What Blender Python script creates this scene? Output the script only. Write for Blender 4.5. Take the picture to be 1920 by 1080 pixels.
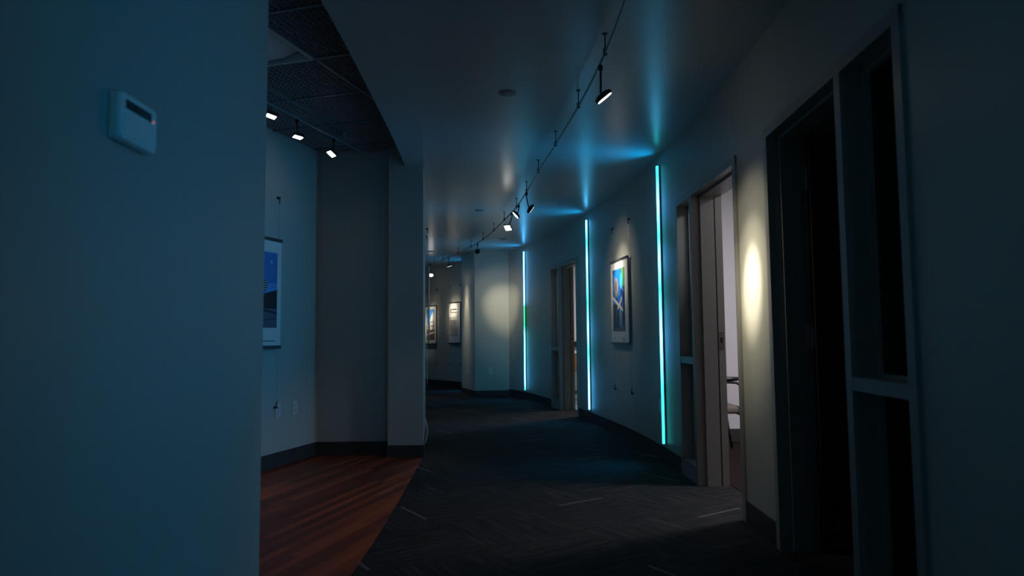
import bpy, bmesh, math, random
from mathutils import Vector, Matrix
random.seed(7)
sc = bpy.context.scene
for o in list(bpy.data.objects): bpy.data.objects.remove(o)

# ------------------------------------------------------------------ camera, world, exposure
EYE = 1.08
cam_d = bpy.data.cameras.new('camera'); cam = bpy.data.objects.new('camera', cam_d)
sc.collection.objects.link(cam); sc.camera = cam
cam_d.sensor_width = 36; cam_d.lens = 24.0; cam_d.clip_start = 0.05; cam_d.clip_end = 200
cam.matrix_world = (Matrix.Translation((0, 0, EYE)) @ Matrix.Rotation(math.radians(90 + 4.07), 4, 'X')
                    @ Matrix.Rotation(math.radians(-0.5), 4, 'Z'))
cam_d.dof.use_dof = True; cam_d.dof.focus_distance = 8.0; cam_d.dof.aperture_fstop = 2.8
w = bpy.data.worlds.new('world'); sc.world = w; w.use_nodes = True
w.node_tree.nodes['Background'].inputs[0].default_value = (0.25, 0.35, 0.45, 1)
w.node_tree.nodes['Background'].inputs[1].default_value = 0.02
vs = sc.view_settings
vs.view_transform = 'Standard'; vs.look = 'None'; vs.gamma = 1.0; vs.use_curve_mapping = False
vs.exposure = 0.0
WARM = (1.0, 0.87, 0.64)
LED_SPILL = (0.0, 0.34, 0.80)
LED_UP = 2.8
LED_FAN = 5.5       # watts, the fan square to the wall
SPOT = 125.0
ROOM_W = 47.0

def area_light(name, loc, rot, sx, sy, watts, color, spread=180, parent=None):
    d = bpy.data.lights.new(name, 'AREA'); d.shape = 'RECTANGLE'; d.size = sx; d.size_y = sy
    d.energy = watts; d.color = color; d.spread = math.radians(spread)
    o = bpy.data.objects.new(name, d); sc.collection.objects.link(o)
    o.location = loc; o.rotation_euler = rot
    if parent: o.parent = parent
    return o
# lamps of the rooms beyond the doors, then two added fill lights
area_light('meeting_room_light', (2.75, 4.85, 2.62), (0, 0, 0), 0.45, 0.45, ROOM_W, (0.95, 0.90, 0.98))
area_light('office_light', (2.4, 10.8, 2.63), (0, 0, 0), 0.6, 0.6, 50, (1.0, 0.93, 0.95))
area_light('right_wall_fill', (-0.93, -1.2, 1.7), (0, -math.pi / 2, 0), 1.6, 1.0, 4.2, (0.28, 0.80, 1.0), 120)  # unseen source, added behind the camera to lift the right wall
area_light('alcove_fill', (-2.2, 3.4, 2.78), (0, 0, 0), 0.3, 0.3, 0.08, (1.0, 0.8, 0.6))  # unseen source, added to lift the alcove

# ------------------------------------------------------------------ materials
def mat(name, col, rough=0.6, metal=0.0, spec=0.5, emit=None, es=0.0):
    m = bpy.data.materials.new(name); m.use_nodes = True
    b = m.node_tree.nodes['Principled BSDF']
    b.inputs['Base Color'].default_value = (*col, 1); b.inputs['Roughness'].default_value = rough
    b.inputs['Metallic'].default_value = metal; b.inputs['Specular IOR Level'].default_value = spec
    if emit: b.inputs['Emission Color'].default_value = (*emit, 1); b.inputs['Emission Strength'].default_value = es
    return m
def bump(m, scale, strength, dist=0.002, detail=3):
    nt = m.node_tree; b = nt.nodes['Principled BSDF']
    tc = nt.nodes.new('ShaderNodeTexCoord'); n = nt.nodes.new('ShaderNodeTexNoise')
    n.inputs['Scale'].default_value = scale; n.inputs['Detail'].default_value = detail
    bp = nt.nodes.new('ShaderNodeBump'); bp.inputs['Strength'].default_value = strength; bp.inputs['Distance'].default_value = dist
    nt.links.new(tc.outputs['Object'], n.inputs['Vector']); nt.links.new(n.outputs['Fac'], bp.inputs['Height'])
    nt.links.new(bp.outputs['Normal'], b.inputs['Normal']); return m
M = {}
M['wall'] = bump(mat('wall_paint', (0.46, 0.47, 0.43), 0.45, spec=0.4), 260, 0.15, 0.001)
M['ceil'] = bump(mat('ceiling_paint', (0.43, 0.44, 0.44), 0.28, spec=1.0), 90, 0.08, 0.001)
M['roomwall'] = mat('room_wall_paint', (0.78, 0.76, 0.77), 0.6)
M['base'] = mat('rubber_base', (0.045, 0.042, 0.042), 0.45)
M['frame'] = bump(mat('frame_paint', (0.33, 0.325, 0.30), 0.4), 120, 0.05)
M['black'] = mat('black_metal', (0.012, 0.012, 0.014), 0.4)
M['darkgap'] = mat('black_gap', (0.008, 0.008, 0.008), 0.7)
M['track'] = mat('brushed_track', (0.35, 0.36, 0.38), 0.35, 0.9)
M['steel'] = mat('satin_steel', (0.55, 0.55, 0.56), 0.3, 0.95)
M['lens'] = mat('lamp_lens', (1, 1, 1), 0.4, emit=(1, 0.96, 0.88), es=14)
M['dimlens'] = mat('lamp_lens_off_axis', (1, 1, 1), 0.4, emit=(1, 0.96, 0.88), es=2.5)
M['white'] = mat('white_plastic', (0.62, 0.62, 0.60), 0.4)
M['detector'] = mat('detector_plastic', (0.30, 0.30, 0.29), 0.5)
M['keypad'] = mat('keypad_plastic', (0.92, 0.92, 0.90), 0.35)
M['lcd'] = mat('keypad_display', (0.01, 0.012, 0.014), 0.15)
M['redled'] = mat('status_led', (0.8, 0.2, 0.15), 0.4, emit=(1.0, 0.22, 0.2), es=0.35)
M['diffuser'] = mat('fixture_diffuser', (0.85, 0.85, 0.87), 0.5)
M['louver'] = mat('open_cell_louvre', (0.42, 0.34, 0.34), 0.45)
M['grid'] = mat('dark_grid_bar', (0.20, 0.22, 0.24), 0.4)
M['plenum'] = mat('plenum_black', (0.004, 0.004, 0.004), 0.9)
M['paper'] = mat('poster_paper', (0.78, 0.77, 0.75), 0.35)
M['bar'] = mat('poster_bar', (0.10, 0.10, 0.11), 0.35, 0.6)
M['doorwood'] = mat('dark_door_veneer', (0.05, 0.022, 0.012), 0.4)
M['greyseat'] = bump(mat('taupe_upholstery', (0.20, 0.165, 0.145), 0.8), 300, 0.3)
M['beech'] = None
def node_mat(name): 
    m = bpy.data.materials.new(name); m.use_nodes = True; nt = m.node_tree
    return m, nt, nt.nodes['Principled BSDF'], nt.nodes.new, nt.links.new
def mth(nt, op, a, b=None, c=None):
    n = nt.nodes.new('ShaderNodeMath'); n.operation = op
    for i, v in enumerate((a, b, c)):
        if v is None: continue
        if isinstance(v, (int, float)): n.inputs[i].default_value = v
        else: nt.links.new(v, n.inputs[i])
    return n.outputs[0]
def ramp(nt, fac, stops):
    r = nt.nodes.new('ShaderNodeValToRGB'); e = r.color_ramp.elements
    while len(e) < len(stops): e.new(0.5)
    for i, (p, c) in enumerate(stops): e[i].position = p; e[i].color = (*c, 1)
    nt.links.new(fac, r.inputs[0]); return r.outputs[0]

def carpet():
    m, nt, b, new, link = node_mat('carpet_tile')
    tc = new('ShaderNodeTexCoord'); mp = new('ShaderNodeMapping'); mp.inputs['Rotation'].default_value = (0, 0, math.radians(57))
    mp.inputs['Scale'].default_value = (1 / .61,) * 3
    link(tc.outputs['Object'], mp.inputs['Vector'])
    sx = new('ShaderNodeSeparateXYZ'); link(mp.outputs[0], sx.inputs[0])
    x, y = sx.outputs[0], sx.outputs[1]
    fx, fy = mth(nt, 'FLOOR', x), mth(nt, 'FLOOR', y)
    ux, uy = mth(nt, 'FRACT', x), mth(nt, 'FRACT', y)
    par = mth(nt, 'FRACT', mth(nt, 'MULTIPLY', mth(nt, 'ADD', fx, fy), 0.5))   # 0 or .5
    sw = mth(nt, 'GREATER_THAN', mth(nt, 'ABSOLUTE', par), 0.25)
    def mix(a, c): # sw? a : c
        return mth(nt, 'ADD', mth(nt, 'MULTIPLY', a, sw), mth(nt, 'MULTIPLY', c, mth(nt, 'SUBTRACT', 1.0, sw)))
    u, v = mix(ux, uy), mix(uy, ux)
    tile = mth(nt, 'ADD', mth(nt, 'MULTIPLY', fx, 13.7), mth(nt, 'MULTIPLY', fy, 71.3))
    # streaks along u
    cb = new('ShaderNodeCombineXYZ'); link(mth(nt, 'MULTIPLY', u, 2.2), cb.inputs[0]); link(mth(nt, 'MULTIPLY', v, 26.0), cb.inputs[1]); link(tile, cb.inputs[2])
    ns = new('ShaderNodeTexNoise'); ns.inputs['Scale'].default_value = 1.0; ns.inputs['Detail'].default_value = 4; link(cb.outputs[0], ns.inputs['Vector'])
    streak = ramp(nt, ns.outputs['Fac'], [(0.36, (0.007, 0.008, 0.009)), (0.52, (0.018, 0.0175, 0.018)), (0.72, (0.050, 0.045, 0.041))])
    # rare pale dashes
    line = mth(nt, 'FLOOR', mth(nt, 'MULTIPLY', v, 34.0))
    cb2 = new('ShaderNodeCombineXYZ'); link(line, cb2.inputs[0]); link(fx, cb2.inputs[1]); link(fy, cb2.inputs[2])
    wn = new('ShaderNodeTexWhiteNoise'); link(cb2.outputs[0], wn.inputs['Vector'])
    on = mth(nt, 'GREATER_THAN', wn.outputs['Value'], 0.982)
    sp = new('ShaderNodeSeparateColor'); link(wn.outputs['Color'], sp.inputs[0])
    lo = mth(nt, 'MULTIPLY', sp.outputs[1], 0.4)
    inu = mth(nt, 'MULTIPLY', mth(nt, 'GREATER_THAN', u, lo), mth(nt, 'LESS_THAN', u, mth(nt, 'ADD', lo, 0.6)))
    dash = mth(nt, 'MULTIPLY', on, inu)
    fib = new('ShaderNodeTexNoise'); fib.inputs['Scale'].default_value = 420; link(tc.outputs['Object'], fib.inputs['Vector'])
    mx = new('ShaderNodeMix'); mx.data_type = 'RGBA'; link(dash, mx.inputs[0]); link(streak, mx.inputs[6]); mx.inputs[7].default_value = (0.13, 0.125, 0.115, 1)
    mul = new('ShaderNodeMix'); mul.data_type = 'RGBA'; mul.blend_type = 'MULTIPLY'; mul.inputs[0].default_value = 0.7
    link(mx.outputs[2], mul.inputs[6]); link(ramp(nt, fib.outputs['Fac'], [(0.3, (0.35,) * 3), (0.7, (1.3,) * 3)]), mul.inputs[7])
    link(mul.outputs[2], b.inputs['Base Color']); b.inputs['Roughness'].default_value = 0.85; b.inputs['Specular IOR Level'].default_value = 0.25
    bp = new('ShaderNodeBump'); bp.inputs['Strength'].default_value = 0.5; bp.inputs['Distance'].default_value = 0.004
    link(fib.outputs['Fac'], bp.inputs['Height']); link(bp.outputs[0], b.inputs['Normal'])
    return m
M['carpet'] = carpet()

def planks(name, cols, pw, pl, rot, rough, gap=0.02):
    m, nt, b, new, link = node_mat(name)
    tc = new('ShaderNodeTexCoord'); mp = new('ShaderNodeMapping'); mp.inputs['Rotation'].default_value = (0, 0, rot)
    link(tc.outputs['Object'], mp.inputs['Vector'])
    s = new('ShaderNodeSeparateXYZ'); link(mp.outputs[0], s.inputs[0])
    r = mth(nt, 'DIVIDE', s.outputs[0], pw); row = mth(nt, 'FLOOR', r)
    wr = new('ShaderNodeTexWhiteNoise'); wr.noise_dimensions = '1D'; link(row, wr.inputs['W'])
    l = mth(nt, 'ADD', mth(nt, 'DIVIDE', s.outputs[1], pl), mth(nt, 'MULTIPLY', wr.outputs['Value'], 7.0)); pk = mth(nt, 'FLOOR', l)
    cb = new('ShaderNodeCombineXYZ'); link(row, cb.inputs[0]); link(pk, cb.inputs[1])
    wn = new('ShaderNodeTexWhiteNoise'); wn.noise_dimensions = '2D'; link(cb.outputs[0], wn.inputs['Vector'])
    cg = new('ShaderNodeCombineXYZ'); link(mth(nt, 'MULTIPLY', s.outputs[0], 60), cg.inputs[0]); link(mth(nt, 'MULTIPLY', s.outputs[1], 2.5), cg.inputs[1]); link(mth(nt, 'MULTIPLY', wn.outputs['Value'], 30), cg.inputs[2])
    ng = new('ShaderNodeTexNoise'); ng.inputs['Scale'].default_value = 1; ng.inputs['Detail'].default_value = 5; link(cg.outputs[0], ng.inputs['Vector'])
    f = mth(nt, 'ADD', mth(nt, 'MULTIPLY', wn.outputs['Value'], 0.55), mth(nt, 'MULTIPLY', ng.outputs['Fac'], 0.5))
    col = ramp(nt, f, [(0.15, cols[0]), (0.5, cols[1]), (0.9, cols[2])])
    e = mth(nt, 'LESS_THAN', mth(nt, 'FRACT', r), gap)
    mx = new('ShaderNodeMix'); mx.data_type = 'RGBA'; link(e, mx.inputs[0]); link(col, mx.inputs[6]); mx.inputs[7].default_value = (0.01, 0.005, 0.003, 1)
    link(mx.outputs[2], b.inputs['Base Color']); b.inputs['Roughness'].default_value = rough
    return m
M['wood'] = planks('cherry_planks', [(0.07, 0.012, 0.003), (0.17, 0.028, 0.006), (0.40, 0.08, 0.018)], 0.055, 1.1, math.radians(16.8), 0.5)
M['beech'] = planks('orange_wood_veneer', [(0.22, 0.10, 0.04), (0.30, 0.14, 0.06), (0.38, 0.19, 0.09)], 0.3, 2.0, 0, 0.4, 0.0)

def glass():
    m, nt, b, new, link = node_mat('sidelight_glass')
    out = nt.nodes['Material Output']; t = new('ShaderNodeBsdfTransparent'); t.inputs[0].default_value = (0.86, 0.90, 0.89, 1)
    g = new('ShaderNodeBsdfGlossy'); g.inputs['Roughness'].default_value = 0.02; fr = new('ShaderNodeFresnel'); fr.inputs['IOR'].default_value = 1.45
    mx = new('ShaderNodeMixShader'); link(fr.outputs[0], mx.inputs[0]); link(t.outputs[0], mx.inputs[1]); link(g.outputs[0], mx.inputs[2]); link(mx.outputs[0], out.inputs[0])
    return m
M['glass'] = glass()

def led_mat(i):
    # RGB tape: the colour really runs along the strip in bands (white, cyan, green)
    m, nt, b, new, link = node_mat('led_diffuser')
    tc = new('ShaderNodeTexCoord'); s = new('ShaderNodeSeparateXYZ'); link(tc.outputs['Object'], s.inputs[0])
    t = mth(nt, 'DIVIDE', s.outputs[2], 2.42)
    W, Cn, G = (0.075, 0.48, 1.0), (0.008, 0.22, 0.24), (0.0, 0.10, 0.035)
    bands = {3: [(0.0, W), (1.0, W)], 0: [(0.0, Cn), (0.06, W), (0.40, (0.05, .5, .6)), (0.46, G), (0.60, G), (0.64, W), (1.0, W)],
             1: [(0.0, W), (0.16, W), (0.30, Cn), (0.40, W), (0.56, Cn), (0.78, W), (0.88, Cn), (0.97, W)],
             2: [(0.0, Cn), (0.20, Cn), (0.38, W), (0.55, Cn), (0.66, W), (0.74, Cn), (0.86, W), (0.96, Cn)]}[i]
    c = ramp(nt, t, bands)
    b.inputs['Base Color'].default_value = (0.8, 0.8, 0.8, 1)
    link(c, b.inputs['Emission Color']); b.inputs['Emission Strength'].default_value = 12.0 if i < 3 else 1.2
    return m

# ------------------------------------------------------------------ helpers
C = sc.collection
def obj(name, bm, m, parent=None, smooth=False, bevel=0, kind=None):
    me = bpy.data.meshes.new(name); bmesh.ops.recalc_face_normals(bm, faces=bm.faces); bm.to_mesh(me); bm.free()
    o = bpy.data.objects.new(name, me); C.objects.link(o)
    for mm in (m if isinstance(m, (list, tuple)) else [m]): me.materials.append(mm)
    if parent: o.parent = parent
    if smooth: me.shade_smooth() if hasattr(me, 'shade_smooth') else None
    if bevel:
        b = o.modifiers.new('bevel', 'BEVEL'); b.width = bevel; b.segments = 2; b.limit_method = 'ANGLE'
    if kind: o['kind'] = kind
    return o
def box(bm, x0, x1, y0, y1, z0, z1, mi=0, mtx=None):
    vs = [bm.verts.new(((x0, x1)[i & 1], (y0, y1)[(i >> 1) & 1], (z0, z1)[(i >> 2) & 1])) for i in range(8)]
    if mtx: 
        for v in vs: v.co = mtx @ v.co
    for q in ((0, 2, 3, 1), (4, 5, 7, 6), (0, 1, 5, 4), (2, 6, 7, 3), (0, 4, 6, 2), (1, 3, 7, 5)):
        f = bm.faces.new([vs[k] for k in q]); f.material_index = mi
    return vs
def prism(bm, pts, z0, z1):
    a = [bm.verts.new((p[0], p[1], z0)) for p in pts]; b = [bm.verts.new((p[0], p[1], z1)) for p in pts]
    bm.faces.new(a[::-1]); bm.faces.new(b); n = len(pts)
    for i in range(n): bm.faces.new((a[i], a[(i + 1) % n], b[(i + 1) % n], b[i]))
def tube(bm, pts, r, n=8):
    pts = [Vector(p) for p in pts]; rings = []
    for i, p in enumerate(pts):
        d = (pts[min(i + 1, len(pts) - 1)] - pts[max(i - 1, 0)]).normalized()
        up = Vector((0, 0, 1)) if abs(d.z) < 0.95 else Vector((0, 1, 0))
        a = d.cross(up).normalized(); b = a.cross(d)
        rr = r[i] if isinstance(r, (list, tuple)) else r
        rings.append([bm.verts.new(p + (a * math.cos(2 * math.pi * k / n) + b * math.sin(2 * math.pi * k / n)) * rr) for k in range(n)])
    for i in range(len(rings) - 1):
        for k in range(n): bm.faces.new((rings[i][k], rings[i][(k + 1) % n], rings[i + 1][(k + 1) % n], rings[i + 1][k]))
    bm.faces.new(rings[0][::-1]); bm.faces.new(rings[-1])
def cyl(bm, p, q, r, n=16): tube(bm, [p, q], r, n)
def new(): return bmesh.new()
def empty(name, loc, rz=0, label=None, cat=None, group=None, kind=None):
    o = bpy.data.objects.new(name, None); C.objects.link(o); o.location = loc; o.rotation_euler = (0, 0, rz); o.empty_display_size = 0.1
    tag(o, label, cat, group, kind); return o
def tag(o, label=None, cat=None, group=None, kind=None):
    if label: o['label'] = label
    if cat: o['category'] = cat
    if group: o['group'] = group
    if kind: o['kind'] = kind
    return o

# ------------------------------------------------------------------ plan of the corridor
TY = [-3, -1, 0, 1, 2.2, 3, 4.2, 5, 5.9, 6.6, 7.5, 8.7, 9.4, 10.1, 11, 12, 12.7, 13.6, 14.6, 15.6, 16.8, 18.5]
TX = [.38, .87, 1.04, 1.17, 1.285, 1.33, 1.355, 1.345, 1.31, 1.265, 1.17, .985, .86, .71, .49, .21, -.085, -.45, -1.02, -1.75, -2.75, -4.6]
def hermite(T, V, t):
    n = len(T); i = max(0, min(n - 2, sum(1 for a in T if a <= t) - 1))
    def sl(k):
        a, b = max(0, k - 1), min(n - 1, k + 1); return (V[b] - V[a]) / (T[b] - T[a])
    h = T[i + 1] - T[i]; u = (t - T[i]) / h
    return ((2*u**3 - 3*u*u + 1) * V[i] + (u**3 - 2*u*u + u) * h * sl(i) + (-2*u**3 + 3*u*u) * V[i + 1] + (u**3 - u*u) * h * sl(i + 1))
def wx(y): return hermite(TY, TX, y)
def wn(y):
    s = (wx(y + .02) - wx(y - .02)) / .04; l = math.hypot(1, s); return Vector((-1 / l, s / l, 0))
def W(y, off=0, z=0):   # point on the outer wall, off metres into the corridor
    n = wn(y); return Vector((wx(y) + n.x * off, y + n.y * off, z))
H = 2.67; THK = 0.20; HB = 0.12
def curved(bm, y0, y1, z0, z1, o0, o1, step=0.1):
    n = max(1, int(round((y1 - y0) / step))); prev = None
    for i in range(n + 1):
        y = y0 + (y1 - y0) * i / n
        a = [bm.verts.new(W(y, o, z)) for o, z in ((o1, z0), (o1, z1), (o0, z1), (o0, z0))]
        if prev:
            for k in range(4): bm.faces.new((prev[k], prev[(k + 1) % 4], a[(k + 1) % 4], a[k]))
        else: bm.faces.new(a)
        prev = a
    bm.faces.new(prev[::-1])

DOORS = [(2.16, 3.545), (4.03, 5.44), (9.24, 10.57)]
DH = 2.155
bm = new(); ys = [-3.0]
for a, b in DOORS: ys += [a, b]
ys.append(18.4)
for i in range(0, len(ys), 2): curved(bm, ys[i], ys[i + 1], 0, H + .1, -THK, 0)
for a, b in DOORS: curved(bm, a, b, DH, H + .1, -THK, 0)
obj('wall_right', bm, M['wall'], kind='structure')
bm = new()
for i in range(0, len(ys), 2): curved(bm, ys[i] + .0, ys[i + 1], 0, HB, 0.0005, 0.008)
obj('baseboard_right', bm, M['base'], kind='structure')

INNER = [(-.82, 6.28), (-.90, 7), (-1.02, 8), (-1.20, 9), (-1.45, 10), (-1.8, 11), (-2.25, 12), (-2.9, 13.2), (-4, 14.8), (-6.5, 17)]
IY = [p[1] for p in INNER]; IX = [p[0] for p in INNER]
def ix(y): return hermite(IY, IX, y)
inn = [(ix(6.28 + k * .2), 6.28 + k * .2) for k in range(0, 54)]
bm = new(); prism(bm, [(-6.5, 17), (-6.5, 6.43), (-1.14, 6.43), (-1.14, 6.28)] + inn, 0, 3.3)
obj('wall_center', bm, M['wall'], kind='structure')
bm = new()
off = [(x + .008, y) for x, y in inn]
prism(bm, [(-1.148, 6.43), (-1.148, 6.272), (off[0][0], 6.272)] + off + [inn[-1]] + inn[::-1] + [(-1.14, 6.28), (-1.14, 6.43)], 0, HB - .015)
obj('baseboard_center', bm, M['base'], kind='structure')

AV = Vector((.289, .957, 0)).normalized(); AU = Vector((AV.y, -AV.x, 0)); AC = Vector((-1.83, 6.43, 0))
def A(u, v, z=0): return AC + AU * u + AV * v + Vector((0, 0, z))
def aprism(bm, u0, u1, v0, v1, z0, z1):
    ps = [A(u0, v0), A(u1, v0), A(u1, v1), A(u0, v1)]; prism(bm, ps, z0, z1)
bm = new(); aprism(bm, -.15, 0, -4.3, .3, 0, 3.3); obj('wall_left.001', bm, M['wall'], kind='structure').name = 'wall_alcove'
bm = new(); aprism(bm, 0.0, .008, -4.2, 0, 0, HB); box(bm, -1.83, -1.149, 6.421, 6.429, 0, HB)
obj('baseboard_alcove', bm, M['base'], kind='structure')
bm = new(); box(bm, -1.15, -.95, -3, 2.605, 0, 3.3); obj('wall_left', bm, M['wall'], kind='structure')
bm = new(); box(bm, -.95, -.942, -3, 2.605, 0, HB); box(bm, -1.15, -.942, 2.605, 2.613, 0, HB); obj('baseboard_left', bm, M['base'], kind='structure')
bm = new(); box(bm, -3.3, -1.15, 2.25, 2.4, 0, 3.3); obj('wall_lobby', bm, M['wall'], kind='structure')
bm = new(); box(bm, -1.15, .6, -3.15, -3, 0, H + .1); obj('wall_back', bm, M['wall'], kind='structure')
bm = new(); box(bm, -7, -1, 18.4, 18.55, 0, 3.3); box(bm, -7, -6.4, 14, 18.4, 0, 3.3); obj('wall_far', bm, M['wall'], kind='structure')

# column bumped out of the outer wall
bm = new(); prism(bm, [(.08, 12.665), (-.69, 12.56), (-1.0, 13.45), (-.55, 13.95), (-.1, 13.1)], 0, H + .05); obj('wall_column', bm, M['wall'], kind='structure')
cb = [(.02, 12.648), (-.697, 12.552), (-1.009, 13.45), (-1.0, 13.45), (-.69, 12.56), (.02, 12.656)]
bm = new(); prism(bm, cb, 0, HB - .02); obj('baseboard_column', bm, M['base'], kind='structure')

# soffit ceiling with its curved edge over the wood floor
EY = [-3, 3.11, 3.51, 4.12, 4.86, 5.37, 6.28]; EX = [-.96, -.89, -.892, -.905, -.925, -.94, -.985]
edge = [(hermite(EY, EX, -3 + 9.28 * k / 60), -3 + 9.28 * k / 60) for k in range(61)]
bm = new(); prism(bm, edge + [(-.985, 6.36), (-1.2, 6.36), (-1.2, 6.6), (-7, 6.6), (-7, 18.6), (5.2, 18.6), (5.2, -3.2), (-.96, -3.2)], H, 3.3)
obj('ceiling', bm, M['ceil'], kind='structure')

# floors
FY = [-3, 3.19, 3.67, 4.33, 5.18, 6.47]; FX = [-.74, -.745, -.745, -.755, -.78, -.825]
fe = [(hermite(FY, FX, -3 + 9.28 * k / 60), -3 + 9.28 * k / 60) for k in range(61)]
bm = new(); prism(bm, fe + [(-.9, 6.4), (-7, 6.5), (-7, 18.6), (5.2, 18.6), (5.2, -3.2), (-.74, -3.2)], -.1, 0); obj('floor', bm, M['carpet'], kind='structure')
bm = new(); prism(bm, [(-.74, -3.2), (-3.6, -3.2), (-3.6, 6.5), (-.9, 6.5), (-.9, 6.4)] + fe[::-1], -.1, -0.0005); obj('floor_wood', bm, M['wood'], kind='structure')

# ------------------------------------------------------------------ open-cell ceiling over the wood floor
ZL = 2.85; G = .61
P0 = Vector((-1.24, 4.23, 0)); u0 = (P0 - AC).dot(AU); v0 = (P0 - AC).dot(AV)
UL = [u0 + G * k for k in (-1, 0, 1, 2)]; VL = [v0 + G * k for k in range(-3, 4)]
def ubeyond(u, v):   # keep inside the alcove: east limit is over the soffit edge
    return A(u, v).x < -.80
bm = new()
for u in UL: 
    aprism(bm, u - .012, u + .012, -4.1, min(.0, 0), ZL, ZL + .03)
for v in VL: aprism(bm, 0.002, 2.2, v - .010, v + .010, ZL + .001, ZL + .031)
obj('trim_ceiling_grid', bm, M['grid'], kind='structure')
bm = new()
n = 0
v = -4.0
TRO = (u0 - G, u0, v0 - G, v0)
cell = .04
uu = [0.02 + cell * k for k in range(int(2.2 / cell))]; vv = [-3.98 + cell * k for k in range(int(4.2 / cell))]
for a in vv:
    if TRO[2] < a < TRO[3]: aprism(bm, u0, 2.2, a - .0015, a + .0015, ZL + .008, ZL + .03)
    else: aprism(bm, .003, 2.2, a - .0015, a + .0015, ZL + .008, ZL + .03)
for a in uu:
    if TRO[0] < a < TRO[1]:
        aprism(bm, a - .0015, a + .0015, -4.0, TRO[2], ZL + .008, ZL + .03); aprism(bm, a - .0015, a + .0015, TRO[3], 0.2, ZL + .008, ZL + .03)
    else: aprism(bm, a - .0015, a + .0015, -4.0, 0.2, ZL + .008, ZL + .03)
obj('ceiling_lattice', bm, M['louver'], kind='structure')
bm = new(); box(bm, -3.6, -.8, 2.2, 6.5, 3.25, 3.3); obj('ceiling_plenum', bm, M['plenum'], kind='structure')

# unlit recessed troffer in the open-cell ceiling
t = empty('ceiling_light', A(u0 - G / 2, v0 - G / 2, ZL), math.atan2(AU.y, AU.x), 'unlit square recessed ceiling light set in the dark open-cell ceiling', 'ceiling light')
g = G / 2 - .012
bm = new()
for s in (-1, 1): box(bm, -g, g, s * g - .012, s * g + .012, -.004, .09); box(bm, s * g - .012, s * g + .012, -g, g, -.004, .09)
obj('frame', bm, M['white'], t)
bm = new(); box(bm, -g, g, -g, g, .085, .095); obj('reflector', bm, M['diffuser'], t)
bm = new()
a_ = [(-g + .02, 0.078), (-.13, .03), (-.11, .02), (.11, .02), (.13, .03), (g - .02, .078)]
for k in range(len(a_) - 1):
    (x0, z0), (x1, z1) = a_[k], a_[k + 1]
    vs_ = [bm.verts.new(p) for p in ((x0, -g + .03, z0), (x1, -g + .03, z1), (x1, g - .03, z1), (x0, g - .03, z0))]; bm.faces.new(vs_)
dd = obj('diffuser', bm, M['diffuser'], t); dd.modifiers.new('s', 'SOLIDIFY').thickness = .003
bm = new()
for k in range(14): box(bm, -.11, -.03, -g + .05 + k * .036, -g + .055 + k * .036, .012, .02)
obj('louvre', bm, M['frame'], t)

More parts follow.
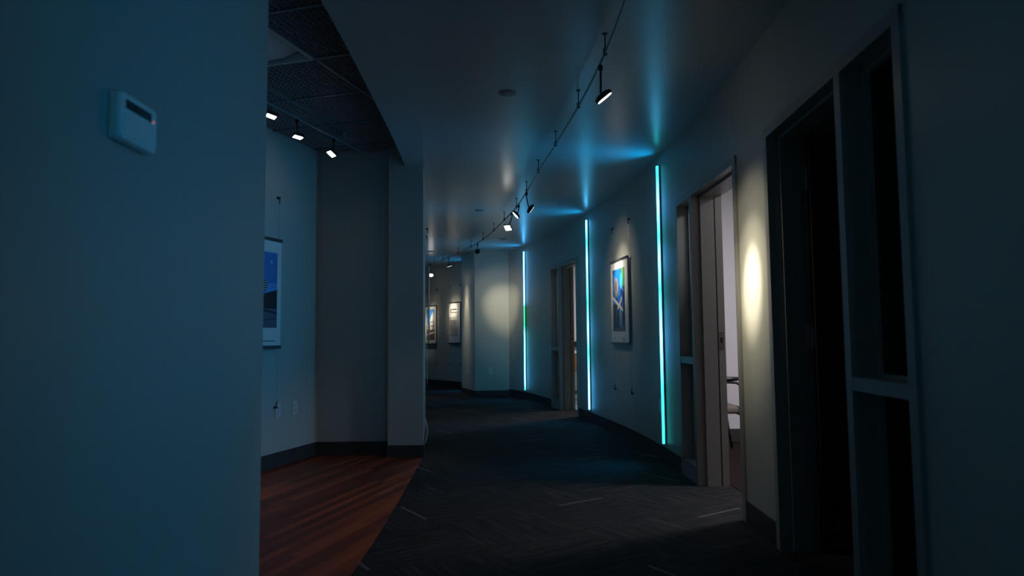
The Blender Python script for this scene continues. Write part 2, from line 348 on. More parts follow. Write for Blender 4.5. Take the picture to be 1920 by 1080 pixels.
# ------------------------------------------------------------------ door sets
def door_set(idx, y0, y1, mul, side_far, leaf):
    a, b = W(y0), W(y1); d = (b - a); L = d.length; rz = math.atan2(d.y, d.x)
    # local frame: +X along the wall away from the camera, -Y ... +Y = left of direction = corridor side
    root = empty('door_%d' % idx, a, rz, kind='structure')
    D0, D1 = .014, -(THK + .014)     # corridor face .. room face
    m0, m1 = mul                     # mullion
    fw = .05; F = M['frame']
    bm = new()
    box(bm, 0, fw, D1, D0, 0, DH); box(bm, L - fw, L, D1, D0, 0, DH); box(bm, m0, m1, D1, D0 - .001, 0, DH - fw)
    box(bm, 0, L, D1 + .0005, D0 - .0005, DH - fw, DH)
    s0, s1 = ((m1, L - fw) if side_far else (fw, m0))
    o0, o1 = ((fw, m0) if side_far else (m1, L - fw))
    box(bm, s0, s1, D1 + .001, D0 - .002, .865, .915)
    box(bm, s0, s1, D1 + .001, D0 - .002, 0, .125)
    # door stops round the opening, glazing stops round the lights
    S0, S1 = -.05, -.15
    box(bm, o0, o0 + .016, S1, S0, 0, DH - fw); box(bm, o1 - .016, o1, S1, S0, 0, DH - fw); box(bm, o0, o1, S1, S0, DH - fw - .016, DH - fw)
    for z0, z1 in ((.125, .865), (.915, DH - fw)):
        for q in (-.088, -.122):
            box(bm, s0, s0 + .014, q - .012, q + .012, z0, z1); box(bm, s1 - .014, s1, q - .012, q + .012, z0, z1)
            box(bm, s0, s1, q - .012, q + .012, z0, z0 + .014); box(bm, s0, s1, q - .012, q + .012, z1 - .014, z1)
    obj('frame', bm, F, root)
    for z0, z1 in ((.139, .851), (.929, DH - fw - .014)):
        bm = new(); box(bm, s0 + .013, s1 - .013, -.109, -.101, z0 - .001, z1 + .001); obj('glass_pane', bm, M['glass'], root)
    hinge_side = (o0 if side_far else o1); strike = (o1 if side_far else o0)
    sg = 1 if side_far else -1
    bm = new(); x = strike - sg * .016; box(bm, min(x, x + sg * .014), max(x, x + sg * .014), S1 - .010, S1, 0, DH - fw); obj('shadow_gap', bm, M['darkgap'], root)  # dark strip stands in for the shaded gap behind the door stop
    bm = new(); box(bm, min(strike - sg * .002, strike), max(strike - sg * .002, strike), -.205, -.163, .98, 1.10); st = obj('strike_plate', bm, M['steel'], root); tag(st, 'steel strike plate')
    bm = new(); box(bm, min(strike - sg * .0028, strike - sg * .002), max(strike - sg * .0028, strike - sg * .002), -.192, -.176, 1.02, 1.06); obj('strike_hole', bm, M['darkgap'], st)
    # door leaf, swung into the room on its hinges
    lw = abs(o1 - o0) - .01
    hx = hinge_side; lf = empty_leaf = None
    bm = new()
    if leaf == 'open90':
        x0 = hx - sg * -.0; lx = (hx + (.004 if side_far else -.048), hx + (.048 if side_far else -.004))
        box(bm, lx[0], lx[1], D1 - .0 - lw, D1 + .03, .01, DH - fw - .004)
    else:
        lx = (hx - .004 - .044, hx - .004) if False else (hx + .004, hx + .048)
        box(bm, lx[0], lx[1], D1 - lw, D1 + .03, .01, DH - fw - .004)
    dl = obj('door_leaf', bm, M['doorwood'], root, bevel=.002)
    for hz in (.22, 1.07, 1.88):
        bm = new(); hh = .114
        yk = D1 + .035
        xk = hx - (-.0025 if side_far else .0025)
        box(bm, min(hx, hx + sg * .003), max(hx, hx + sg * .003), yk, yk + .045, hz - hh / 2, hz + hh / 2)
        cyl(bm, (hx + sg * .004, yk - .004, hz - hh / 2 - .004), (hx + sg * .004, yk - .004, hz + hh / 2 + .004), .008, 10)
        obj('hinge', bm, M['steel'], dl)
    for s in (-1, 1):
        bm = new(); yy = D1 - lw + .06; xx = lx[0] if s < 0 else lx[1]
        cyl(bm, (xx, yy, 1.0), (xx + s * .012, yy, 1.0), .027, 16); cyl(bm, (xx + s * .012, yy, 1.0), (xx + s * .05, yy, 1.0), .009, 10)
        cyl(bm, (xx + s * .05, yy - .008, 1.0), (xx + s * .05, yy + .11, 1.0), .009, 10); obj('door_handle', bm, M['steel'], dl)
    return root
door_set(1, *DOORS[0], (.455, .507), False, 'open90')
door_set(2, *DOORS[1], (.955, 1.005), True, 'open90')
door_set(3, *DOORS[2], (.865, .920), True, 'open90')

# rooms beyond the doors
bm = new(); box(bm, 1.50, 5.2, 3.72, 3.80, 0, H); obj('wall_room_partition', bm, M['roomwall'], kind='structure')
bm = new(); box(bm, 1.40, 5.2, 7.0, 7.1, 0, H); obj('wall_meeting_room', bm, M['roomwall'], kind='structure')
bm = new(); box(bm, 5.1, 5.2, -3, 18.5, 0, H); obj('wall_outer', bm, M['roomwall'], kind='structure')
bm = new(); box(bm, .1, 5.1, 13.0, 13.1, 0, H); obj('wall_office', bm, M['roomwall'], kind='structure')
bm = new(); box(bm, 1.42, 5.1, 6.99, 7.0, 0, HB + .01); obj('baseboard_meeting_room', bm, M['base'], kind='structure')
bm = new(); box(bm, .35, 5.1, 12.985, 13.0, 0, HB); obj('baseboard_office', bm, M['base'], kind='structure')
M['paleteal'] = mat('pale_teal_flooring', (0.20, 0.33, 0.30), 0.5)
bm = new(); prism(bm, [(wx(y) + .22, y) for y in (7.2, 8.5, 9.24, 9.8, 10.4, 11.2, 12, 13)] + [(5.1, 13), (5.1, 7.1)], 0, .004); obj('floor_office', bm, M['paleteal'], kind='structure')
M['roomcarpet'] = mat('brown_room_carpet', (0.017, 0.008, 0.006), 0.95, spec=.2)
bm = new(); prism(bm, [(wx(y) + .215, y) for y in (3.8, 4.2, 4.8, 5.4, 6, 6.99)] + [(5.1, 6.99), (5.1, 3.8)], 0, .004); obj('floor_meeting_room', bm, M['roomcarpet'], kind='structure')

# ------------------------------------------------------------------ LED strips
def led(y, label, i, fan=1.0, fan_turn=0.0, spread=48):
    n = wn(y); root = empty('led_light_strip', W(y, 0, .15), math.atan2(n.y, n.x), label, 'light strip', 'vertical colour-changing light strips on the curved wall')
    # local +X into the corridor
    bm = new(); box(bm, 0, .004, -.018, .018, 0, 2.42); box(bm, 0, .016, -.018, -.015, 0, 2.42); box(bm, 0, .016, .015, .018, 0, 2.42)
    obj('channel', bm, M['track'], root)
    bm = new(); prof = [(.004, -.0145)] + [(.018 + .016 * math.cos(t), .0145 * math.sin(t)) for t in [math.radians(a) for a in range(-90, 91, 18)]] + [(.004, .0145)]
    prism(bm, prof, .004, 2.416); obj('diffuser', bm, led_mat(i), root, smooth=False)
    for z in (0, 2.414):
        bm = new(); box(bm, 0, .035, -.0185, .0185, z, z + .006); obj('end_cap', bm, M['track'], root)
    R90 = (math.pi / 2, 0, math.pi / 2)
    # area lights point along local -Z; turn them to local +X
    area_light('fan_glow', (.037, 0, 1.21), (0, -math.pi / 2, fan_turn), 2.40, .02, LED_FAN * fan, LED_SPILL, spread, root)
    # small added lamps stand in for the strip's lobes on ceiling and floor
    for zz, wt in ((1.45, .3), (1.9, .3), (2.27, .3), (2.40, .08)):
        area_light('upper_glow', (.045, 0, zz), (0, -math.pi / 2 - math.radians(32), fan_turn), .07, .02, LED_UP * wt * (1 if fan_turn > -.1 else 0.1), LED_SPILL, 105, root)
    area_light('lower_glow', (.045, 0, .3), (0, -math.pi / 2 + math.radians(32), fan_turn), .07, .02, LED_UP * .25, LED_SPILL, 80, root)
    return root
led(11.93, 'glowing vertical light strip, farthest of the three, between lit corner and door', 0)
led(8.70, 'glowing vertical light strip, middle one, between far door and hanging blue picture', 1)
led(5.92, 'glowing vertical light strip, nearest and tallest, left of the room with the chair', 2, .7, .18, 60)
led_hidden = led(14.15, 'light strip behind the column', 3)
led_fill = led(.95, 'added unseen light strip on the right wall beside the viewer', 3, .62, -.58, 88)  # out-of-frame strip added to throw blue onto the near left wall
tag(led_fill, 'added unseen light strip on the right wall beside the viewer', 'light strip')
tag(led_hidden, 'vertical light strip hidden behind the far wall column', 'light strip')

# ------------------------------------------------------------------ hanging pictures
def blue_art():
    m, nt, b, new_, link = node_mat('abstract_blue_print')
    tc = new_('ShaderNodeTexCoord'); mp = new_('ShaderNodeMapping'); mp.inputs['Scale'].default_value = (1, 14, 6); link(tc.outputs['Object'], mp.inputs[0])
    n1 = new_('ShaderNodeTexNoise'); n1.inputs['Scale'].default_value = 1.4; n1.inputs['Detail'].default_value = 5; n1.inputs['Distortion'].default_value = 1.2; link(mp.outputs[0], n1.inputs['Vector'])
    link(ramp(nt, n1.outputs['Fac'], [(0.30, (0.01, 0.012, 0.02)), (0.45, (0.01, 0.06, 0.35)), (0.55, (0.02, 0.22, 0.80)), (0.62, (0.05, 0.05, 0.07)), (0.74, (0.75, 0.70, 0.68))]), b.inputs['Base Color'])
    b.inputs['Roughness'].default_value = .3; return m
M['art'] = blue_art()
def flat(name, c, r=.35): M[name] = mat(name, c, r); return M[name]
for nm, c in dict(p_sky=(.06, .22, .60), p_sky2=(.10, .36, .80), p_dark=(.012, .014, .02), p_navy=(.01, .03, .15), p_blue=(.01, .16, .75), p_cyan=(.05, .45, .90),
                  p_green=(.10, .35, .12), p_pale=(.75, .72, .70), p_grey=(.22, .21, .22), p_brown=(.16, .10, .08), p_mid=(.12, .10, .12), p_build=(.70, .66, .60), p_road=(.14, .13, .17)).items(): flat(nm, c)
def poly(bm, pts, x, mi):
    f = bm.faces.new([bm.verts.new((x, p[0], p[1])) for p in pts]); f.material_index = mi
def blob(cy, cz, ry, rz, n=14, a=0): 
    return [(cy + ry * math.cos(2 * math.pi * k / n) * math.cos(a) - rz * math.sin(2 * math.pi * k / n) * math.sin(a), cz + ry * math.cos(2 * math.pi * k / n) * math.sin(a) + rz * math.sin(2 * math.pi * k / n) * math.cos(a)) for k in range(n)]
def picture(loc, nrm, label, zb, zt, width, layers, group='pictures hung on wires between wall standoffs', zu=2.285, zl=.49, lit_dir=None):
    """local +X out of the wall, +Y to the viewer's left... (see sgn), z up from floor"""
    root = empty('hanging_poster', (loc[0], loc[1], 0), math.atan2(nrm[1], nrm[0]), label, 'poster', group)
    h = width / 2; off = .040
    bm = new(); box(bm, off - .004, off + .004, -h, h, zb + .02, zt - .02); obj('panel', bm, M['paper'], root)
    for z in (zb, zt - .028):
        bm = new(); box(bm, off - .011, off + .011, -h - .008, h + .008, z, z + .028); obj('clamp_bar', bm, M['bar'], root, bevel=.003)
    for s in (-1, 1):
        yy = s * (h - .006)
        bm = new(); cyl(bm, (off - .018, yy, zl), (off - .018, yy, zu), .0016, 6); obj('cable', bm, M['track'], root)
        for z, sg in ((zu, -1), (zl, 1)):
            bm = new(); cyl(bm, (0, yy, z), (off - .010, yy, z), .007, 12); cyl(bm, (off - .018, yy, z - .002), (off - .018, yy, z + sg * .05), .005, 10); cyl(bm, (0, yy, z), (.004, yy, z), .013, 14)
            obj('standoff', bm, M['black'], root)
    mats = []; bm = new()
    for k, (mn, pts) in enumerate(layers):
        if mn not in mats: mats.append(mn)
        poly(bm, pts, off + .0045 + .0003 * k, mats.index(mn))
    obj('printed_image', bm, [M[q] for q in mats], root)
    return root
def textbars(mn, y0, y1, z0, z1, rows, seed=1):
    r = random.Random(seed); out = []
    dz = (z1 - z0) / rows
    for k in range(rows):
        y = y0
        while y < y1 - .004:
            l = r.uniform(.008, .025); e = min(y + l, y1); out.append((mn, [(y, z0 + dz * (k + .25)), (e, z0 + dz * (k + .25)), (e, z0 + dz * (k + .7)), (y, z0 + dz * (k + .7))])); y = e + .005
    return out
# viewer looking at a picture on the outer wall sees local +Y on the RIGHT (nearer end)  -> checked by render
def R_(y0, y1, z0, z1): return [(y0, z0), (y1, z0), (y1, z1), (y0, z1)]
yc = 7.325
L1 = [('art', R_(-.245, .22, 1.13, 1.80)), ('p_green', R_(.11, .22, 1.60, 1.80)), ('p_blue', blob(-.02, 1.72, .13, .07)), ('p_cyan', blob(.10, 1.66, .05, .09)), ('p_grey', blob(-.10, 1.60, .08, .11)), ('p_mid', blob(-.11, 1.62, .04, .06)),
      ('p_blue', blob(.04, 1.46, .10, .05)), ('p_navy', R_(.14, .20, 1.2, 1.55)), ('p_dark', R_(-.24, -.12, 1.14, 1.42)), ('p_dark', R_(-.08, .0, 1.15, 1.36)), ('p_cyan', R_(.02, .07, 1.17, 1.36)), ('p_grey', R_(.08, .13, 1.15, 1.33)),
      ('p_pale', [(-.24, 1.48), (-.22, 1.51), (.16, 1.36), (.15, 1.33)]), ('p_pale', [(-.06, 1.37), (-.02, 1.36), (.14, 1.47), (.12, 1.50)]), ('p_pale', blob(.03, 1.40, .04, .02)), ('p_mid', R_(-.245, .22, 1.13, 1.16))] + textbars('p_grey', .12, .20, 1.03, 1.06, 2) + textbars('p_grey', -.22, -.10, 1.045, 1.06, 1)
picture(W(yc), wn(yc), 'tall hanging picture of blue machinery under a spotlight on the curved wall', .983, 1.905, .655, L1)
# far pair
yc = (15.889 + 15.560) / 2 - .02
LA = [('p_sky', R_(-.17, .17, 1.02, 1.72)), ('p_sky2', R_(-.17, .17, 1.40, 1.52)), ('p_build', [(-.02, 1.25), (.17, 1.25), (.17, 1.52), (.11, 1.66), (.04, 1.58), (-.02, 1.48)]), ('p_grey', [(.10, 1.25), (.13, 1.25), (.13, 1.6), (.10, 1.62)]), ('p_grey', R_(0, .17, 1.33, 1.35)), ('p_grey', R_(0, .17, 1.42, 1.44)), ('p_build', R_(-.14, -.04, 1.25, 1.38)),
      ('p_brown', R_(-.17, .17, 1.02, 1.25)), ('p_pale', [(-.17, 1.12), (.17, 1.17), (.17, 1.22), (-.17, 1.15)]), ('p_dark', R_(-.17, -.14, 1.15, 1.36))] + textbars('p_grey', .06, .16, .94, .965, 2)
picture(W(15.72), wn(15.72), 'far hanging poster of a pale building under blue sky', .915, 1.815, .47, LA, zu=2.17, zl=.47)
LB = [('p_dark', R_(-.17, -.145, 1.60, 1.70))] + textbars('p_dark', -.13, .10, 1.66, 1.71, 1, 3) + textbars('p_grey', -.13, .12, 1.60, 1.64, 1, 4) + textbars('p_grey', -.16, .15, 1.10, 1.52, 14, 5) + textbars('p_grey', .06, .16, .95, .975, 2)
picture(W(14.90), wn(14.90), 'far hanging white text poster with a small dark heading beside the column', .93, 1.845, .46, LB, zu=2.21, zl=.48)
# alcove picture, mostly hidden by the near wall
pc = A(0, 0); vv_ = (Vector((-2.043, 5.832, 0)) - AC).dot(AV) - .305
pl = A(0, vv_)
LC = [('p_sky', R_(-.25, .25, 1.17, 1.80)), ('p_sky2', R_(-.25, .25, 1.46, 1.54)), ('p_dark', [(-.25, 1.30), (.25, 1.30), (.25, 1.49), (.12, 1.46), (0, 1.43), (-.25, 1.44)]), ('p_road', R_(-.25, .25, 1.17, 1.33)), ('p_dark', [(-.25, 1.34), (.25, 1.285), (.25, 1.30), (-.25, 1.36)]), ('p_dark', [(-.25, 1.20), (.25, 1.245), (.25, 1.25), (-.25, 1.21)]),
      ('p_pale', blob(.17, 1.72, .012, .012)), ('p_dark', blob(.05, 1.52, .075, .05)), ('p_pale', R_(.0, .11, 1.545, 1.552)), ('p_pale', R_(-.02, .12, 1.525, 1.533)), ('p_pale', R_(-.02, .12, 1.505, 1.513)), ('p_pale', R_(.0, .11, 1.487, 1.494)), ('p_grey', R_(.045, .055, 1.30, 1.47))] + textbars('p_dark', .02, .23, 1.055, 1.068, 1)
picture(pl, AU, 'hanging poster of a night-blue sky over a dark hill on the blue-lit alcove wall', .995, 1.925, .61, [(m, [(-y, z) for y, z in p]) if False else (m, p) for m, p in LC], zu=2.29, zl=.50)
# inner wall picture, seen edge-on
yi = 7.85; s_ = (ix(yi + .05) - ix(yi - .05)) / .1; ni = Vector((1, -s_, 0)).normalized()
LD = [('p_sky', R_(-.24, .24, 1.15, 1.78)), ('p_build', R_(-.15, .1, 1.2, 1.5)), ('p_brown', R_(-.24, .24, 1.15, 1.22))]
picture((ix(yi), yi), ni, 'hanging poster seen edge-on along the corridor side of the post', .985, 1.905, .61, LD, zu=2.29, zl=.50)

# ------------------------------------------------------------------ track and spotlights in the corridor
TRY = [-2.6, 0.5, 2.0, 2.94, 3.64, 4.35, 5.21, 6.06, 7.02, 7.85, 8.64, 9.56, 10.57, 11.66, 12.83, 14.15, 15.6, 17]
TRX = [-.3, .35, .49, .515, .495, .44, .35, .25, .15, .05, -.09, -.26, -.49, -.82, -1.24, -1.75, -2.42, -3.3]
def tx(y): return hermite(TRY, TRX, y)
ZT = 2.565
tr = empty('lighting_track', (tx(7), 7, H), 0, 'slim curved lighting rail hung under the corridor ceiling', 'track')
bm = new(); tube(bm, [(tx(y) - tx(7), y - 7, ZT - H) for y in [-2.4 + .2 * k for k in range(95)]], .008, 8); obj('rail', bm, M['track'], tr, smooth=True)
for y in (1.3, 2.4, 3.50, 4.33, 5.21, 6.07, 6.93, 7.78, 8.64, 9.5, 10.35, 11.2, 12.05, 13.05, 13.65, 14.6):
    bm = new(); p = (tx(y) - tx(7), y - 7); cyl(bm, (*p, ZT - H), (*p, -.002), .0035, 8); cyl(bm, (*p, -.004), (*p, 0), .015, 16); cyl(bm, (*p, ZT - H - .012), (*p, ZT - H + .022), .011, 10)
    obj('standoff', bm, M['black'], tr)
def spotlight(base, stem, head, target, label, group, watts=SPOT, size=17, blend=.9, lens='lens', square=False, R=.052, field=.035):
    """base: point on the rail, head: centre of the lamp disc"""
    root = empty('track_spotlight', base, 0, label, 'spotlight', group); b = Vector(base)
    h = Vector(head) - b; d = (Vector(target) - Vector(head)).normalized()
    bm = new(); cyl(bm, (0, 0, -.038), (0, 0, -.0095), .012, 12); obj('clip', bm, M['black'], root)
    k = h - d * .022
    bm = new(); tube(bm, [(0, 0, -.03), (0, 0, -.05), Vector((0, 0, -.05)).lerp(k, .35) + Vector((0, 0, -.01)), k], .006, 8); obj('stem', bm, M['black'], root)
    rot = d.to_track_quat('-Z', 'Y').to_matrix().to_4x4(); Mx = Matrix.Translation(h) @ rot
    bm = new()
    for z0, z1, r0, r1 in ((.020, .008, R * .55, R), (.008, -.012, R, R)):
        bmesh.ops.create_cone(bm, cap_ends=True, segments=4 if square else 24, radius1=r1, radius2=r0, depth=abs(z0 - z1), matrix=Mx @ Matrix.Translation((0, 0, (z0 + z1) / 2)) @ Matrix.Rotation(math.pi / 4 if square else 0, 4, 'Z'))
    hd = obj('lamp_head', bm, M['black'], root)
    bm = new(); bmesh.ops.create_cone(bm, cap_ends=True, segments=4 if square else 24, radius1=R * .84, radius2=R * .84, depth=.003, matrix=Mx @ Matrix.Translation((0, 0, -.0135)) @ Matrix.Rotation(math.pi / 4 if square else 0, 4, 'Z'))
    obj('lens', bm, M[lens], hd)
    # a lamp's beam: tight core, soft field
    for nm, wt, sz in (('beam_core', watts, size), ('beam_middle', watts * .26, size * 1.9), ('beam_field', watts * field, size * 3.6)):
        L = bpy.data.lights.new(nm, 'SPOT'); L.energy = wt; L.color = WARM; L.spot_size = math.radians(min(sz, 120)); L.spot_blend = 1.0; L.shadow_soft_size = .03
        lo = bpy.data.objects.new(nm, L); C.objects.link(lo); lo.parent = root; lo.matrix_local = Matrix.Translation(h + d * .025) @ rot
    return root
GC = 'spotlights clipped to the curved corridor rail'
def rail(y): return (tx(y), y, ZT)
def cs(y, hd, tg, label, **k): return spotlight(rail(y), 0, hd, tg, label, GC, **k)
cs(3.64, (.51, 3.66, 2.39), (1.345, 3.83, 1.36), 'nearest corridor spotlight, thin tilted lit disc aimed at wall between doors', watts=SPOT * 2.6, field=.08)
cs(6.95, (.20, 7.05, 2.41), (1.18, 7.32, 1.72), 'spotlight bent right towards the hanging blue picture', lens='dimlens', watts=SPOT * 1.7, size=20, field=.06)
cs(7.60, (.055, 7.55, 2.44), (-.95, 7.55, 1.5), 'spotlight with narrow slanting lit face, second along the bunch of three', watts=SPOT * .15)
cs(8.10, (-.04, 8.0, 2.37), (-.55, 6.9, 0.9), 'spotlight with full bright face turned to the viewer beyond the blue picture', watts=SPOT * .1, square=True, R=.06)
cs(10.75, (-.55, 10.9, 2.45), (-.09, 12.78, 1.55), 'dark-backed spotlight in front of the column, aimed at the lit corner', watts=SPOT * .72, size=30, R=.042)
cs(12.66, (-1.19, 12.95, 2.44), (-.87, 13.08, 1.45), 'far spotlight with dim pale face, right of the brightest far lamp', lens='dimlens', watts=SPOT * .45, size=30)
cs(14.0, (-1.66, 13.95, 2.36), (-1.62, 12.9, .9), 'farthest visible spotlight, small round bright face by the post edge', watts=SPOT * .12, size=20)
cs(14.3, (-1.90, 14.2, 2.42), (-1.28, 14.92, 1.66), 'spotlight past the post edge lighting the far white text poster', watts=SPOT * .8, size=20)
cs(15.1, (-2.16, 15.0, 2.4), (-1.90, 15.7, 1.5), 'spotlight past the post edge lighting the far poster of a building', watts=SPOT * .9, size=20)

# alcove spotlights on their straight rail
za = 2.76
def AP(px, py, z): return (px, py, z)
r0 = Vector((-1.83 * .949, 5.02 * .949, za)); r1 = Vector((-1.53 * .949, 6.05 * .949, za)); dr = (r1 - r0).normalized()
ar = empty('lighting_track', r1, 0, 'straight lighting rail under the dark open-cell ceiling', 'track')
bm = new(); tube(bm, [r0 - dr * 2.3 - r1, dr * .32], .008, 8); obj('rail', bm, M['grid'], ar)
bm = new(); box(bm, -.03, .03, -.05, .05, .03, .075); cyl(bm, (0, 0, .0), (0, 0, .09), .006); obj('junction_box', bm, M['grid'], ar)
for k in (-.9, -1.8, .25):
    bm = new(); q = dr * k; cyl(bm, q, q + Vector((0, 0, .09)), .004); obj('standoff', bm, M['grid'], ar)
GA = 'spotlights under the open-cell ceiling'
def on(k): return tuple(r1 + dr * k)
def aimA(v, z): q = A(0, v, z); return tuple(q)
for k, hd, tg, lb, ww in ((-1.12, (-1.67, 4.67, 2.64), (-2.0, 4.45, .9), 'bright square spotlight half behind the near wall edge under the dark ceiling', .12),
                      (-.65, (-1.64, 5.17, 2.64), (-1.95, 4.95, .0), 'middle of the three square spotlights under the dark open-cell ceiling', .08),
                      (-.12, (-1.51, 5.67, 2.64), (-2.3, 4.9, 1.0), 'rightmost square spotlight under the dark ceiling, hung on a straight stem', .015)):
    spotlight(on(k), 0, hd, tg, lb, GA, watts=SPOT * ww, square=True, R=.052, size=20)

# ------------------------------------------------------------------ sensors on the ceiling
for (x, y), lb in (((-.02, 4.36), 'round low smoke detector nearest on the corridor ceiling'), ((-.40, 8.51), 'round smoke detector halfway along the corridor ceiling'),
                   ((-.14, 11.04), 'round ceiling detector in front of the far column'), ((-1.50, 12.56), 'farthest round ceiling detector, by the post edge')):
    t = empty('smoke_detector', (x, y, H), 0, lb, 'smoke detector', 'round detectors on the corridor ceiling')
    bm = new(); cyl(bm, (0, 0, -.004), (0, 0, 0), .060, 28); obj('base', bm, M['detector'], t)
    bm = new(); tube(bm, [(0, 0, -.004), (0, 0, -.010), (0, 0, -.013)], [.052, .048, .034], 28); obj('cover', bm, M['detector'], t)

# ------------------------------------------------------------------ wall plates
def plate(pos, nrm, label, kind='outlet', w_=.072, h_=.116, grp='wall plates'):
    t = empty('wall_outlet' if kind == 'outlet' else 'switch_plate', pos, math.atan2(nrm[1], nrm[0]), label, 'outlet' if kind == 'outlet' else 'wall plate')
    bm = new(); box(bm, 0, .006, -w_ / 2, w_ / 2, -h_ / 2, h_ / 2); obj('cover_plate', bm, M['white'], t, bevel=.002)
    if kind == 'outlet':
        for s in (-1, 1):
            bm = new(); box(bm, .006, .009, -.017, .017, s * .021 - .014, s * .021 + .014); r = obj('receptacle', bm, M['white'], t, bevel=.002)
            bm = new()
            for q in (-.006, .006): box(bm, .009, .0095, q - .0013, q + .0013, s * .021 - .003, s * .021 + .007)
            cyl(bm, (.009, 0, s * .021 - .009), (.0096, 0, s * .021 - .009), .0025, 8); obj('slots', bm, M['darkgap'], r)
    bm = new(); cyl(bm, (.006, 0, 0), (.0092, 0, 0), .003, 8); obj('screw', bm, M['steel'], t)
vA = (Vector((-2.03, 5.87, 0)) - AC).dot(AV); vB = (Vector((-1.948, 6.098, 0)) - AC).dot(AV)
plate(A(0, vA, .468), AU, 'left of two outlets on the blue-lit alcove wall, below the poster')
plate(A(0, vB, .471), AU, 'right of two outlets on the blue-lit alcove wall, nearer the corner')
nf = Vector((.08, -.59, 0)).normalized()
plate(Vector((-.69, 12.56, .46)).lerp(Vector((-.10, 12.64, .46)), .48), (.13, -.99), 'outlet on the right face of the far column')
fl = Vector((-.31, .89, 0)).normalized(); fln = Vector((-fl.y, fl.x, 0))
plate(Vector((-.69, 12.56, .46)) + fl * .50, fln, 'tall blank wall plate on the left face of the far column', 'plate', .09, .13)
plate(W(6.10, 0, .46), wn(6.10), 'faint outlet beside the nearest light strip')

# ------------------------------------------------------------------ keypad on the near left wall
k = empty('alarm_keypad', (-.95, 1.657, 1.613), 0, 'pale security keypad with dark display on the near left wall', 'keypad')
bm = new(); box(bm, 0, .012, -.083, .083, -.056, .056); obj('back_plate', bm, M['keypad'], k, bevel=.006)
def rrect(w_, h_, r, n=6):
    out = []
    for cx, cy, a0 in ((w_ - r, h_ - r, 0), (-w_ + r, h_ - r, 90), (-w_ + r, -h_ + r, 180), (w_ - r, -h_ + r, 270)):
        for q in range(n + 1): a = math.radians(a0 + 90 * q / n); out.append((cx + r * math.cos(a), cy + r * math.sin(a)))
    return out
bm = new()
rings = []
for x_, sc_ in ((.010, 1.0), (.024, 1.0), (.030, .97), (.032, .93)):
    rings.append([bm.verts.new((x_, p[0] * sc_, p[1] * sc_)) for p in rrect(.084, .058, .016)])
for a, b in zip(rings, rings[1:]):
    for q in range(len(a)): bm.faces.new((a[q], a[(q + 1) % len(a)], b[(q + 1) % len(a)], b[q]))
bm.faces.new(rings[-1]); bm.faces.new(rings[0][::-1]); obj('housing', bm, M['keypad'], k)
bm = new(); box(bm, .0315, .0328, -.062, .052, .020, .042); tag(obj('display', bm, M['lcd'], k), 'dark display window')
bm = new(); cyl(bm, (.031, .062, .024), (.034, .062, .024), .0035, 12); tag(obj('status_light', bm, M['redled'], k), 'small reddish status light')
bm = new(); box(bm, .0315, .0335, -.070, .070, -.046, .008); obj('door_flap', bm, M['keypad'], k, bevel=.003)

# ------------------------------------------------------------------ pale bowed cord at the foot of the post
bm = new(); pts = []
for q in range(13):
    a = math.pi * q / 12; pts.append((-.812 + .022 * math.sin(a), 6.36, .105 + .235 * (q / 12)))
tube(bm, pts, .006, 8); tag(obj('power_cord', bm, M['white'], None, smooth=True), 'pale cord bowing out from the post edge just above its baseboard', 'cord')

# ------------------------------------------------------------------ meeting-room chair (side on, facing right)
ch = empty('guest_chair', (1.79, 6.25, 0.004), 0, 'black-framed guest chair with taupe seat inside the lit room', 'chair')
bm = new(); box(bm, -.20, .20, -.24, .24, .385, .455); s = obj('seat', bm, M['greyseat'], ch, bevel=.028); s.modifiers['bevel'].segments = 4
bm = new()
for q, (z0, z1, dx) in enumerate(((.52, .70, 0), (.70, .88, -.03))): box(bm, -.24 + dx * .6, -.20 + dx * .6, -.23, .23, z0, z1)
obj('backrest', bm, M['greyseat'], ch, bevel=.015)
for s in (-1, 1):
    y = s * .27
    bm = new(); tube(bm, [(-.235, y, .88), (-.22, y, .66), (-.20, y, .40), (-.255, y, .01)], .011, 8); obj('leg', bm, M['black'], ch, smooth=True)
    bm = new(); tube(bm, [(-.22, y, .655), (.05, y, .665), (.155, y, .658), (.190, y, .63), (.205, y, .57), (.215, y, .40), (.24, y, .20), (.27, y, .01)], .011, 8); obj('leg', bm, M['black'], ch, smooth=True)
    bm = new(); tube(bm, [(-.22, y, .672), (-.1, y, .682), (.08, y, .690), (.20, y, .694)], [.014, .02, .022, .014], 8); obj('armrest', bm, M['black'], ch, smooth=True)
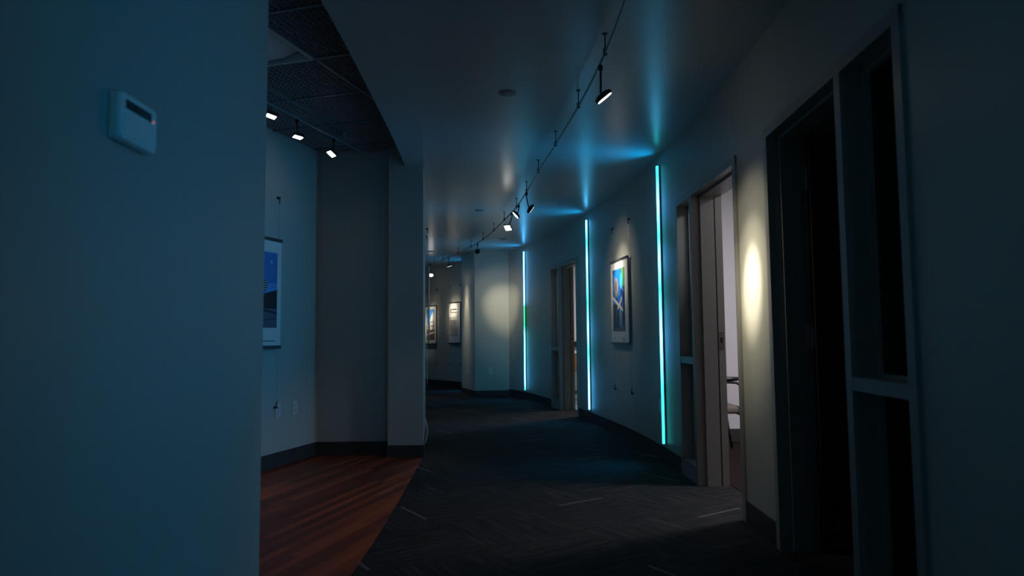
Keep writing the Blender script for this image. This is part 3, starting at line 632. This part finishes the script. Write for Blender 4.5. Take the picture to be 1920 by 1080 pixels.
for x in (-.20, .21): bm = new(); cyl(bm, (x, -.27, .375), (x, .27, .375), .009); obj('stretcher', bm, M['black'], ch)

# ------------------------------------------------------------------ things in the far office
wb = empty('whiteboard', (1.25, 12.98, 0), 0, 'white board above the wooden cabinet, glimpsed through the far doorway', 'whiteboard')
M['wbw'] = mat('whiteboard_surface', (0.80, 0.78, 0.80), 0.3)
bm = new(); box(bm, -.9, .9, -.02, 0, .98, 2.45); obj('board', bm, M['wbw'], wb)
bm = new(); box(bm, -.92, .92, -.07, 0, .87, .975); obj('tray', bm, M['black'], wb)
cbn = empty('wooden_cabinet', (1.30, 12.65, .004), 0, 'orange-brown wooden cabinet with a pale top in the far office', 'cabinet')
bm = new(); box(bm, -.75, .75, -.28, .30, .0, .76); obj('body', bm, M['beech'], cbn)
bm = new(); box(bm, -.77, .77, -.30, .32, .76, .81); obj('top', bm, M['wbw'], cbn)
for x in (-.5, 0, .5):
    bm = new(); box(bm, x - .24, x + .24, -.298, -.281, .06, .74); q = obj('door', bm, M['beech'], cbn, bevel=.003)
    bm = new(); cyl(bm, (x + .2, -.312, .45), (x + .2, -.312, .58), .005); obj('handle', bm, M['steel'], q)
M['grn'] = mat('green_label', (0.08, 0.22, 0.05), 0.5)
for z, hh, lb, wd, xo in ((0.004, .27, 'white carton with a green band on the pale floor of the far office', .5, 0.13), (.276, .25, 'plain white carton standing on the green-banded carton', .24, 0.0)):
    t = empty('carton', (1.02 + xo, 10.95, z), 0, lb, 'box')
    bm = new(); box(bm, -wd / 2, wd / 2, -.13, .13, 0, hh); obj('body', bm, M['wbw'], t, bevel=.003)
    bm = new(); box(bm, -wd / 2 - .002, wd / 2 + .002, -.133, .133, hh - .02, hh); obj('lid', bm, M['wbw'], t)
    if xo: 
        bm = new(); box(bm, -wd / 2 - .001, wd / 2 + .001, -.131, .131, .16, .225); obj('band', bm, M['grn'], t)
        bm = new(); box(bm, -wd / 2 - .001, wd / 2 + .001, -.1315, .131, .075, .085); obj('seam', bm, M['black'], t)
